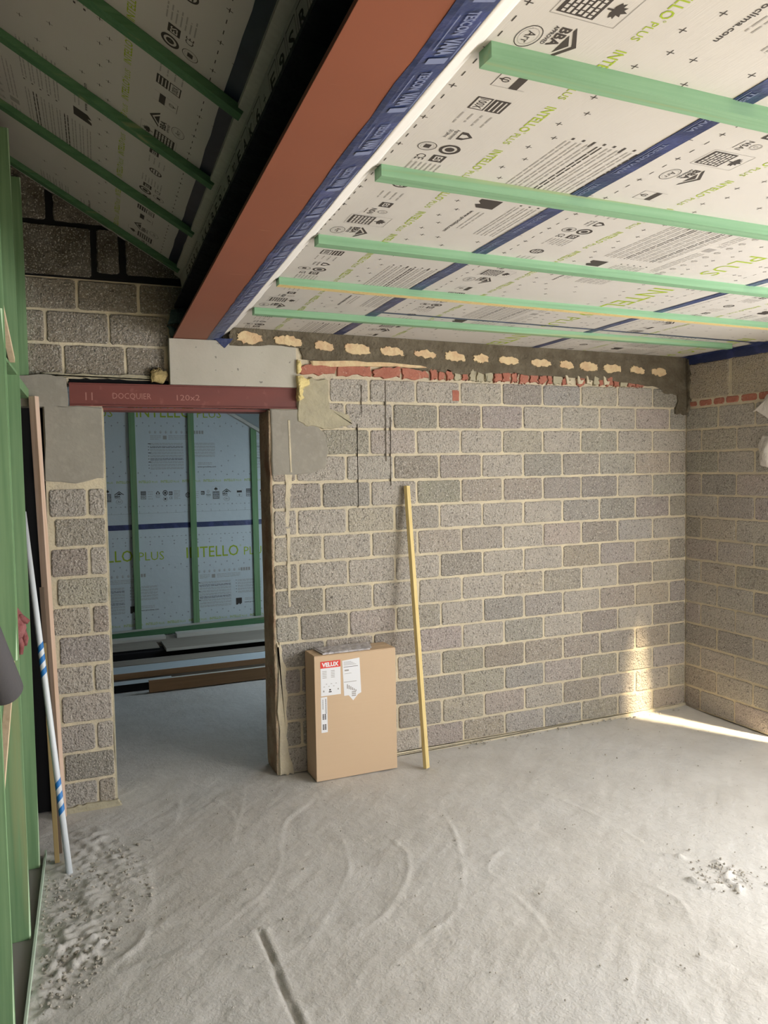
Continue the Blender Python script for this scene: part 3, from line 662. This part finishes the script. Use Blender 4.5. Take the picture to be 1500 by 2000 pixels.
# far room roof slope
bm = bmesh.new()
zr = lambda x: 2.30 - .585 * (x + 2.35)
hexa(bm, [(-5.6, TH, zr(-5.6)), (.1, TH, zr(.1)), (.1, 3.8, zr(.1)), (-5.6, 3.8, zr(-5.6)), (-5.6, TH, zr(-5.6) + .1), (.1, TH, zr(.1) + .1), (.1, 3.8, zr(.1) + .1), (-5.6, 3.8, zr(-5.6) + .1)])
struct(link('ceiling_far', bm, MMC))
bm = bmesh.new(); bar(bm, (-2.6, 3.76, zr(-2.6) - .02), (-1.6, 3.76, zr(-1.6) - .02), .06, .03, (0, 0, 1))
tag(link('eaves_timber', bm, MPLT), 'pale sloping timber in the top right corner of the far room', 'timber')

# ------------------------------------------------------------------ timber lying in the far room
def plank(x0, x1, y0, y1, z0, z1, m, label, tilt=0.0, cat='plank', name='timber_plank', m2=None):
    bm = bmesh.new(); dz = tilt * (x1 - x0)
    hexa(bm, [(x0, y0, z0), (x1, y0, z0 + dz), (x1, y1, z0 + dz), (x0, y1, z0), (x0, y0, z1), (x1, y0, z1 + dz), (x1, y1, z1 + dz), (x0, y1, z1)], 0, .002)
    if m2:
        for f in bm.faces:
            if f.normal.z > .9: f.material_index = 1
    tag(link(name, bm, [m, m2] if m2 else m), label, cat, 'planks stacked on the far room floor')
plank(-3.449, -1.7, 2.05, 2.088, .001, .098, MBWN, 'brown plank on edge at the front of the far room stack', m2=MPLT)
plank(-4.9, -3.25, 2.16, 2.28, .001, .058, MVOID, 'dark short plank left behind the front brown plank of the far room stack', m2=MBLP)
plank(-4.9, -1.7, 2.32, 2.56, .060, .108, MBWN, 'wide board with pale bluish top just behind the front plank', m2=MBLP)
plank(-4.5, -1.9, 2.33, 2.42, .001, .0595, MGRT, 'dark bearer timber under the wide bluish board')
plank(-4.9, -1.7, 2.66, 2.86, .001, .090, MGRT, 'grey weathered board lying in the middle of the far room stack')
plank(-3.21, -1.7, 2.84, 3.22, .135, .160, MPLT, 'wide grey board with a light front edge lying high on the stack', m2=MGRT)
plank(-4.9, -1.7, 2.90, 3.10, .001, .134, MVOID, 'timber coloured black for the shade beneath the wide grey board')
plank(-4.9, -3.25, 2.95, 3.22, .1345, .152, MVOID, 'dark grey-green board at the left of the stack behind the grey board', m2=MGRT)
plank(-3.05, -1.7, 3.30, 3.42, .150, .190, MPLT, 'white-edged board near the top of the stack below the green timber')
plank(-4.9, -1.7, 3.24, 3.50, .001, .149, MGRT, 'grey timber packed under the white-edged board')
plank(-4.9, -3.15, 3.30, 3.42, .150, .176, MPLT, 'thin pale lath at the left near the foot of the membrane wall')
plank(-4.9, -1.7, 3.66, 3.76, .085, .145, MGY, 'green timber along the foot of the far membrane wall', .022, m2=MPLT)

# ------------------------------------------------------------------ left stud wall
def XI(y): return -4.182 + .047 * y        # inner face of the studs
def stud(y, z0, z1, label, th=.045, name='timber_stud', w=.14):
    bm = bmesh.new(); x = XI(y); n = 10; G = []
    for k in range(n + 1):
        z = z0 + (z1 - z0) * k / n; e = random.uniform(-.0006, .0006)
        G.append([bm.verts.new(p) for p in ((x - w, y - th / 2, z), (x + e, y - th / 2 + .0, z), (x + e, y + th / 2, z), (x - w, y + th / 2, z))])
    for a, b in zip(G, G[1:]):
        for j in range(4): bm.faces.new([a[j], a[(j + 1) % 4], b[(j + 1) % 4], b[j]])
    bm.faces.new(G[0][::-1]); bm.faces.new(G[-1])
    for f in bmesh.ops.bevel(bm, geom=[e for e in bm.edges if abs(e.verts[0].co.z - e.verts[1].co.z) > .01], offset=.006, segments=1, affect='EDGES')['faces']: f.material_index = 1
    return tag(link(name, bm, [MGS, MGA]), label, 'stud')
def ztop(y): return 2.7815 + SL * (-3.484 + SK * y - (XI(y))) - .035
stud(-.565, .012, ztop(-.565), 'green timber stud on the left beside the dark opening')
stud(-1.125, .012, ztop(-1.125), 'middle green timber stud on the left with the glove behind it')
stud(-1.745, .012, ztop(-1.745), 'green timber stud at the left edge of the picture, reaching the floor nearest the viewer')
stud(.024, 2.09, ztop(.024) , 'short green stud above the dark opening against the block gable', w=.14)
stud(-1.171, 1.063, 2.30, 'short green timber doubling the middle left stud, ending above the grey roll')
# header over opening, noggins, brace pieces
def bayboard(y0, y1, za, zb, x0, x1, th, m, label, name='brace_board', cat='timber'):
    bm = bmesh.new()
    hexa(bm, [(XI(y0) + x0, y0, za), (XI(y0) + x1, y0, za), (XI(y1) + x1, y1, zb), (XI(y1) + x0, y1, zb), (XI(y0) + x0, y0, za + th), (XI(y0) + x1, y0, za + th), (XI(y1) + x1, y1, zb + th), (XI(y1) + x0, y1, zb + th)], 0, .001)
    return tag(link(name, bm, m), label, cat)
bayboard(-.54, -.0, 2.092, 2.092, -.13, -.002, .045, MGS, 'green header timber over the dark opening beside the pillar', 'header_timber')
bayboard(-1.10, -.59, 2.375, 2.19, -.035, -.012, .022, MRAW, 'raw pale brace piece between the two left studs at head height')
bayboard(-1.722, -1.196, 2.60, 2.42, -.035, -.012, .022, MRAW, 'raw pale brace piece at the left picture edge at head height')
bayboard(-1.10, -.59, 2.14, 2.14, -.13, -.006, .012, MGS, 'green noggin with a pale edge below the raw brace piece', 'noggin')
bayboard(-1.72, -1.150, .70, 1.035, -.035, -.012, .022, MRAW, 'raw pale brace piece beside the grey foam roll')
bm = bmesh.new()
hexa(bm, [(XI(-6) - .14, -6, .001), (XI(-6) + .012, -6, .001), (XI(-.56) + .012, -.56, .001), (XI(-.56) - .14, -.56, .001), (XI(-6) - .14, -6, .011), (XI(-6) + .012, -6, .011), (XI(-.56) + .012, -.56, .011), (XI(-.56) - .14, -.56, .011)])
t_ = tag(link('sole_plate', bm, MGZ), 'grey flat sole plate under the green studs along the floor', 'plate')
bm = bmesh.new()
hexa(bm, [(XI(-6) + .012, -6, .0), (XI(-6) + .020, -6, .0), (XI(-.45) + .020, -.45, .0), (XI(-.45) + .012, -.45, .0), (XI(-6) + .012, -6, .026), (XI(-6) + .020, -6, .026), (XI(-.45) + .020, -.45, .026), (XI(-.45) + .012, -.45, .026)])
o = link('edge_strip', bm, MGE, t_); o['label'] = 'pale green edge strip'

# leaning pieces in the dark opening
bm = bmesh.new(); bar(bm, (-4.113, -.062, .002), (-4.163, -.045, 2.10), .034, .034, (0, 1, 0), roll=-.55)
tag(link('leaning_plank', bm, MPNK), 'pinkish square timber leaning upright against the block pillar', 'plank')
bm = bmesh.new(); bar(bm, (-4.140, -.545, .002), (-4.16, -.36, .95), .020, .03, (0, 1, 0))
tag(link('leaning_batten', bm, mat('dull_timber', (.30, .22, .10), .8)), 'thin yellowish batten standing in the dark opening behind the white tube', 'batten')
bm = bmesh.new(); bar(bm, (-4.128, -.46, .002), (-4.16, -.30, 1.2), .02, .012, (0, 1, 0))
tag(link('leaning_batten', bm, mat('dark_brown_lath', (.12, .085, .06), .8)), 'dark brown lath standing in the shadow right of the yellowish batten', 'batten')  # a darker brown lath than the batten beside it
t_ = empty('plastic_tube', (-4.092, -.672, 0))
A = Vector((-4.092, -.672, .001)); B = Vector((-4.225, -.26, 1.55)); d = (B - A)
bm = bmesh.new(); tube(bm, [Vector((0, 0, .001)), d * .33, d * .66, d], .0135, 20)
link('tube_body', bm, MPIP, t_, True)
bm = bmesh.new(); dn = d.normalized(); sv = dn.cross(Vector((0, 1, 0))).normalized(); tv = dn.cross(sv)
def tubepatch(l0, l1, a0, a1, sh=0.0):
    n = 8; G = []
    for i in range(n + 1):
        u = i / n; G.append([bm.verts.new(dn * (l0 + (l1 - l0) * j + sh * u) + (sv * math.cos(a0 + (a1 - a0) * u) + tv * math.sin(a0 + (a1 - a0) * u)) * .0139) for j in (0, 1)])
    for p, q in zip(G, G[1:]): bm.faces.new([p[0], p[1], q[1], q[0]])
for L0 in (.24, .84):
    bm = bmesh.new()
    for k in range(3): tubepatch(L0 + k * .055, L0 + k * .055 + .028, .2, 2.9 , .03)
    for k in range(3): tubepatch(L0 + k * .055, L0 + k * .055 + .028, 3.3, 6.0, -.03)
    o = link('blue_marking', bm, MBLU, t_); o['label'] = 'blue printed marking'
tag(t_, 'long thin white tube with blue printing leaning in the opening at left', 'tube')

# red glove tucked on the stud
bm = bmesh.new(); g0 = Vector((-4.275, -.99, 1.17))
def blob(pts, r): tube(bm, [g0 + Vector(p) for p in pts], r, 12)
blob([(.000, 0, .050), (.012, 0, .035), (.022, 0, .01), (.028, -.005, -.03), (.026, -.005, -.06)], [.018, .030, .036, .038, .030])      # palm
blob([(.050, -.005, -.035), (.060, -.008, -.07), (.056, -.01, -.095)], [.013, .012, .009])
blob([(.034, -.012, -.05), (.044, -.015, -.09), (.040, -.016, -.125)], [.013, .013, .010])
blob([(.018, -.012, -.05), (.026, -.015, -.10), (.028, -.016, -.140)], [.013, .013, .010])
blob([(.002, -.008, -.05), (.006, -.01, -.09), (.010, -.012, -.125)], [.013, .012, .009])
blob([(.020, -.01, .025), (.050, -.016, .012), (.074, -.018, -.006)], [.014, .013, .009])       # thumb
blob([(-.012, 0, .075), (-.002, 0, .062), (.004, 0, .045)], [.022, .024, .022])
tag(link('work_glove', bm, MGLV, None, True), 'dull red work glove hanging between the green studs', 'glove')
# grey foam roll
t_ = empty('foam_roll', (-4.318, -2.05, 1.205))
bm = bmesh.new(); a = Vector((-.07, -.42, .62)); b = Vector((.078, .10, -.06)); dn = (b - a).normalized()
n = 28; r0 = .047
rg = tube(bm, [a, a + (b - a) * .5, b - dn * .006, b], [r0, r0, r0, r0 - .004], n, 0)
link('roll_body', bm, MFOM, t_, True)
tag(t_, 'dark grey rounded foam roll poking in at the left picture edge', 'foam roll')

# ------------------------------------------------------------------ cardboard box with papers
t_ = empty('cardboard_box', (-2.572, -.105, 0))
X0, X1, Y0, Y1, H = -.243, .243, -.085, .085, .698
bm = bmesh.new(); box(bm, X0, X1, Y0, Y1, .001, H, 0, .0025); link('carton', bm, MCB2, t_)
bm = bmesh.new(); box(bm, X0 + .003, X1 - .003, Y0 + .004, -.006, H - .001, H + .003); box(bm, X0 + .003, X1 - .003, .004, Y1 - .004, H - .001, H + .0025)
link('top_flap', bm, MCB2, t_)
FB = lambda a, b, h: (a + 2.572, -.0855 - h, b)
bm = bmesh.new(); rect(bm, FB, -2.780, -2.664, .476, .668, 0, .0004); rect(bm, FB, -2.780, -2.664, .630, .668, 1, .0007)
put_text(bm, FB, 'VELUX', -2.772, .638, .022, 0, width=.098, bold=.05, h=.0010)
for k in range(5): rect(bm, FB, -2.77, -2.745, .575 + k * .009, .578 + k * .009, 2, .0007); rect(bm, FB, -2.72, -2.698, .575 + k * .009, .578 + k * .009, 2, .0007)
for k in range(6): rect(bm, FB, -2.765 + k * .014, -2.757 + k * .014, .525 + (k % 2) * .014, .528 + (k % 2) * .014, 2, .0007)
rect(bm, FB, -2.735, -2.718, .493, .499, 3, .0007); rect(bm, FB, -2.732, -2.722, .503, .511, 3, .0007); rect(bm, FB, -2.768, -2.76, .497, .507, 2, .0007); rect(bm, FB, -2.683, -2.676, .503, .511, 2, .0007)
o = link('brand_label', bm, [MWHT, MVRD, MIG, MIK], t_); o['label'] = 'white label with red VELUX heading'
bm = bmesh.new()
poly(bm, FB, [(-2.653, .660), (-2.550, .668), (-2.543, .470), (-2.562, .462), (-2.592, .430), (-2.618, .462), (-2.645, .462)], 0, .0004)
for k in range(4): rect(bm, FB, -2.645, -2.60 + .01 * k, .651 - k * .006, .653 - k * .006, 1, .0007)
rect(bm, FB, -2.645, -2.56, .622, .6245, 2, .0007); rect(bm, FB, -2.64, -2.60, .585, .587, 1, .0007); rect(bm, FB, -2.64, -2.615, .60, .608, 1, .0007)
rect(bm, FB, -2.645, -2.57, .537, .540, 1, .0007)
for k in range(6): rect(bm, FB, -2.628 + k * .010, -2.622 + k * .010, .50 - k * .004, .525 - k * .007, 1, .0007)
for k in range(3): rect(bm, FB, -2.60, -2.575, .455 + k * .01, .461 + k * .01, 1, .0007)
o = link('shipping_label', bm, [MWHT, MIG, MIK], t_); o['label'] = 'white shipping label with pointed lower end'
bm = bmesh.new(); rect(bm, FB, -2.782, -2.745, .272, .470, 0, .0004)
for k in range(14): rect(bm, FB, -2.756, -2.751, .455 - k * .006, .459 - k * .006, 1, .0007); rect(bm, FB, -2.773, -2.768, .455 - k * .004, .457 - k * .004, 1, .0007)
for z in (.345, .288):
    for k in range(4):
        for j in range(2): rect(bm, FB, -2.774 + j * .012, -2.765 + j * .012, z + k * .008, z + .006 + k * .008, 1, .0007)
o = link('barcode_label', bm, [MWHT, MIK], t_); o['label'] = 'narrow white upright label'
tag(t_, 'tall brown cardboard box with white labels standing against the block wall', 'box')
bm = bmesh.new(); pts = [(-2.762, -.178), (-2.480, -.178), (-2.440, -.045), (-2.770, -.035)]
hexa(bm, [(x, y, .7025) for x, y in pts] + [(x, y, .709) for x, y in pts], 0, .001)
hexa(bm, [(x * 1 + .012, y + .004, .7095) for x, y in pts] + [(x + .012, y + .004, .7115 + (.004 if i == 2 else 0)) for i, (x, y) in enumerate(pts)], 0, 0)
tag(link('paper_bundle', bm, MPAP), 'crinkled grey bundle of papers lying on top of the cardboard box', 'papers')
# leaning plank
bm = bmesh.new(); bar(bm, (-2.181, -.268, .002), (-2.170, -.034, 1.615), .034, .022, (0, 1, 0), roll=.55)
tag(link('leaning_plank', bm, MPLK), 'narrow yellow pine plank leaning on the block wall right of the cardboard box', 'plank')
# plastic scraps on the right wall
bm = bmesh.new(); pts = [(-.585, 2.03), (-.62, 2.045), (-.72, 1.98), (-.80, 1.97), (-.80, 2.17), (-.70, 2.13), (-.66, 2.08)]
plate(bm, lambda a, z, h: (-h, a, z), pts, .012, .035, 0, .004, 4)
tag(link('plastic_sheet', bm, MPLS, None, True), 'torn cloudy plastic sheet flapping on the right wall near the brick course', 'plastic sheet')
bm = bmesh.new(); plate(bm, lambda a, z, h: (-h, a, z), [(-.655, 1.83), (-.665, 1.70), (-.74, 1.68), (-.74, 1.88), (-.68, 1.88)], .012, .05, 0, .004, 4)
tag(link('plastic_sheet', bm, MPLS, None, True), 'rounded white plastic fold on the right wall below the torn sheet', 'plastic sheet')

# ------------------------------------------------------------------ floor
def axis(a, b, fa, fb, fine, coarse):
    L = list(np.arange(a, fa, coarse)) + list(np.arange(fa, fb, fine)) + list(np.arange(fb, b + coarse, coarse)); return np.array(L)
xs = axis(-5.7, .2, -4.30, -.0, .0115, .12); ys = axis(-6.2, 3.95, -2.6, .20, .0115, .12)
X, Y = np.meshgrid(xs, ys, indexing='ij')
rng = np.random.RandomState(4); Tn = rng.rand(256, 256)
def vn(x, y):
    i = np.floor(x).astype(int); j = np.floor(y).astype(int); u = x - i; v = y - j; u = u * u * (3 - 2 * u); v = v * v * (3 - 2 * v)
    a = Tn[i % 256, j % 256]; b = Tn[(i + 1) % 256, j % 256]; c = Tn[i % 256, (j + 1) % 256]; d_ = Tn[(i + 1) % 256, (j + 1) % 256]
    return (a * (1 - u) + b * u) * (1 - v) + (c * (1 - u) + d_ * u) * v - .5
def fbm(x, y, o=4): return sum(vn(x * 2 ** k + 17 * k, y * 2 ** k + 31 * k) / 2 ** k for k in range(o))
Z = .006 * fbm(X * 1.7, Y * 1.7, 3) + .0030 * fbm(X * 9, Y * 6, 3)
# streaky trowel marks
Z += .0022 * fbm((X + Y) * 3.0, (Y - X) * 16, 2)
def dist(P):
    best = np.full(X.shape, 9.0); side = np.zeros(X.shape)
    for (x0, y0), (x1, y1) in zip(P, P[1:]):
        dx, dy = x1 - x0, y1 - y0; l2 = dx * dx + dy * dy
        t = np.clip(((X - x0) * dx + (Y - y0) * dy) / l2, 0, 1); ex = X - x0 - t * dx; ey = Y - y0 - t * dy
        dd = np.hypot(ex, ey); m = dd < best; best[m] = dd[m]; side[m] = np.sign(ex * dy - ey * dx)[m]
    return best, side
def smooth(P, n=6):
    P = [Vector((*p, 0)) for p in P]; P = [P[0] * 2 - P[1]] + P + [P[-1] * 2 - P[-2]]; out = []
    for i in range(1, len(P) - 2):
        for k in range(n):
            t = k / n; a, b, c, e = P[i - 1:i + 3]
            q = .5 * ((2 * b) + (c - a) * t + (2 * a - 5 * b + 4 * c - e) * t * t + (3 * b - a - 3 * c + e) * t ** 3); out.append((q.x, q.y))
    out.append((P[-2].x, P[-2].y)); return out
RID = [([(-2.355, -0.846), (-2.435, -1.106), (-2.544, -1.362), (-2.668, -1.568), (-2.789, -1.668)], .007),
 ([(-2.699, -0.982), (-2.702, -1.141), (-2.803, -1.334), (-2.965, -1.51), (-3.119, -1.606)], .006),
 ([(-2.915, -0.881), (-2.972, -1.115), (-3.1, -1.327), (-3.266, -1.556)], .006),
 ([(-3.199, -0.803), (-3.244, -0.988), (-3.364, -1.162), (-3.461, -1.261)], .005),
 ([(-3.938, -1.445), (-3.78, -1.438), (-3.613, -1.424), (-3.447, -1.409)], .005),
 ([(-3.777, -0.788), (-3.791, -1.048), (-3.852, -1.287), (-3.933, -1.384)], .008),
 ([(-3.541, -0.082), (-3.574, -0.27), (-3.622, -0.373)], .005), ([(-3.369, -0.163), (-3.323, -0.389), (-3.365, -0.641)], .005),
 ([(-3.191, -0.102), (-3.288, -0.405), (-3.382, -0.662)], .005), ([(-2.291, -1.271), (-2.374, -1.319), (-2.445, -1.408), (-2.432, -1.47)], .007),
 ([(-1.894, -1.8), (-1.883, -1.931), (-1.982, -2.111), (-2.066, -2.224)], .006), ([(-1.748, -0.861), (-1.707, -1.087), (-1.681, -1.288), (-1.677, -1.461)], .005),
 ([(-2.444, -1.588), (-2.454, -1.785), (-2.486, -1.915)], .005), ([(-2.947, -0.433), (-3.093, -0.561), (-3.199, -0.803)], .005),
 ([(-2.807, -1.66), (-2.963, -1.763), (-3.05, -1.821)], .005), ([(-2.069, -2.223), (-2.012, -2.326), (-2.027, -2.464)], .005),
 ([(-2.15, -.55), (-2.05, -.8), (-2.1, -1.1)], .004), ([(-2.6, -.45), (-2.5, -.62), (-2.35, -.846)], .003)]
for P, h in RID:
    dd, sd = dist(smooth(P)); hv = h * .55 * np.clip(.6 + 1.6 * vn(X * 7, Y * 7), .1, 1.4); Z += hv * np.exp(-(dd / .009) ** 2) + np.where(sd > 0, 1, 0) * h * .22 * np.exp(-dd / .09)
dd, sd = dist(smooth([(-3.448, -1.437), (-3.45, -1.606), (-3.459, -1.783), (-3.457, -1.969), (-3.46, -2.3)])); Z -= .011 * np.exp(-(dd / .008) ** 2) * (1 + .8 * vn(X * 20, Y * 20)); Z += .006 * np.exp(-((dd - .022) / .012) ** 2) * (sd < 0) * (.8 + 1.5 * vn(X * 12, Y * 12))
for P in ([(-1.727, -1.825), (-1.7, -1.881), (-1.65, -1.913)], [(-1.51, -1.757), (-1.519, -1.83), (-1.584, -1.878), (-1.594, -1.939), (-1.622, -1.978)], [(-1.66, -1.62), (-1.62, -1.66)]):
    dd, sd = dist(smooth(P)); Z += .018 * np.exp(-(dd / .016) ** 2) * (.6 + 1.2 * vn(X * 40, Y * 40))
# rough spread of mortar by the studs
def inpoly(P, soft):
    dd, _ = dist(P + [P[0]]); ins = np.zeros(X.shape, bool)
    for (x0, y0), (x1, y1) in zip(P, P[1:] + [P[0]]):
        c = ((y0 > Y) != (y1 > Y)) & (X < (x1 - x0) * (Y - y0) / (y1 - y0 + 1e-9) + x0); ins ^= c
    return np.where(ins, np.clip(dd / soft, 0, 1), 0)
PO = inpoly([(-4.24, -.70), (-4.08, -.20), (-3.90, -.20), (-3.72, -.78), (-3.86, -1.10), (-4.02, -1.33), (-4.20, -1.50), (-4.26, -1.5)], .10)
Z += PO * (.006 + .012 * fbm((X * .75 + Y * .45) * 40, (X * .45 - Y * .75) * 8, 3) + .009 * fbm(X * 45, Y * 45, 2))
P2 = inpoly([(-4.25, -1.10), (-4.05, -1.08), (-3.93, -1.25), (-3.97, -1.36), (-4.10, -1.42), (-4.26, -1.9)], .05)
Z += P2 * (.004 + .024 * fbm(X * 42, Y * 42, 2))
Z = np.clip(Z, -.02, .05)
near = (np.abs(Y - .0) < .3) & (X < -2.95) & (X > -3.87); 
bm = bmesh.new()
me = bpy.data.meshes.new('floor'); nx_, ny_ = X.shape
verts = np.stack([X.ravel(), Y.ravel(), Z.ravel() - .006], 1)
idx = np.arange(nx_ * ny_).reshape(nx_, ny_)
q = np.stack([idx[:-1, :-1], idx[1:, :-1], idx[1:, 1:], idx[:-1, 1:]], -1).reshape(-1, 4)
me.from_pydata(verts.tolist(), [], q.tolist()); me.materials.append(MFL)
for p in me.polygons: p.use_smooth = True
o = bpy.data.objects.new('floor', me); COL.objects.link(o); struct(o); bm.free()
# crumbs
bm = bmesh.new(); rnd = random.Random(9)
def crumb(x, y, r):
    if (-2.84 < x < -2.30 and y > -.22) or x < XI(y) + .03 or (-4.17 < x < -4.06 and -.70 < y < -.35): return
    m = Matrix.Translation((x, y, r * .3)) @ Matrix.Rotation(rnd.random() * 6, 4, 'Z') @ Matrix.Diagonal((r, r * rnd.uniform(.6, 1), r * rnd.uniform(.5, .8), 1))
    bmesh.ops.create_icosphere(bm, subdivisions=1, radius=1, matrix=m)
for _ in range(170):
    x, y = rnd.uniform(-4.1, -.3), rnd.uniform(-2.6, -.05); crumb(x, y, rnd.choice((.003, .004, .004, .006)))
for _ in range(500):
    a = rnd.random(); x = -4.2 + rnd.random() ** 1.5 * .42; y = -.5 - rnd.random() * 1.1
    if x - (-4.2) < .42 * (1 - max(0, (-y - 1.0)) / .8): crumb(x, y, rnd.uniform(.003, .009))
for _ in range(90): x = -1.58 + rnd.gauss(0, .07); y = -1.86 + rnd.gauss(0, .07); crumb(x, y, rnd.uniform(.003, .008))
for _ in range(60): crumb(rnd.uniform(-1.9, -.1), -.02 - rnd.random() * .06, rnd.uniform(.004, .009))
for v in bm.verts: v.co += Vector((rnd.uniform(-1, 1), rnd.uniform(-1, 1), rnd.uniform(-1, 1))) * .0012
o = link('mortar_crumbs', bm, mat('crumb', (.42, .39, .34), .95)); o['kind'] = 'stuff'; tag(o, 'scattered grey mortar crumbs and grit on the concrete floor', 'debris')
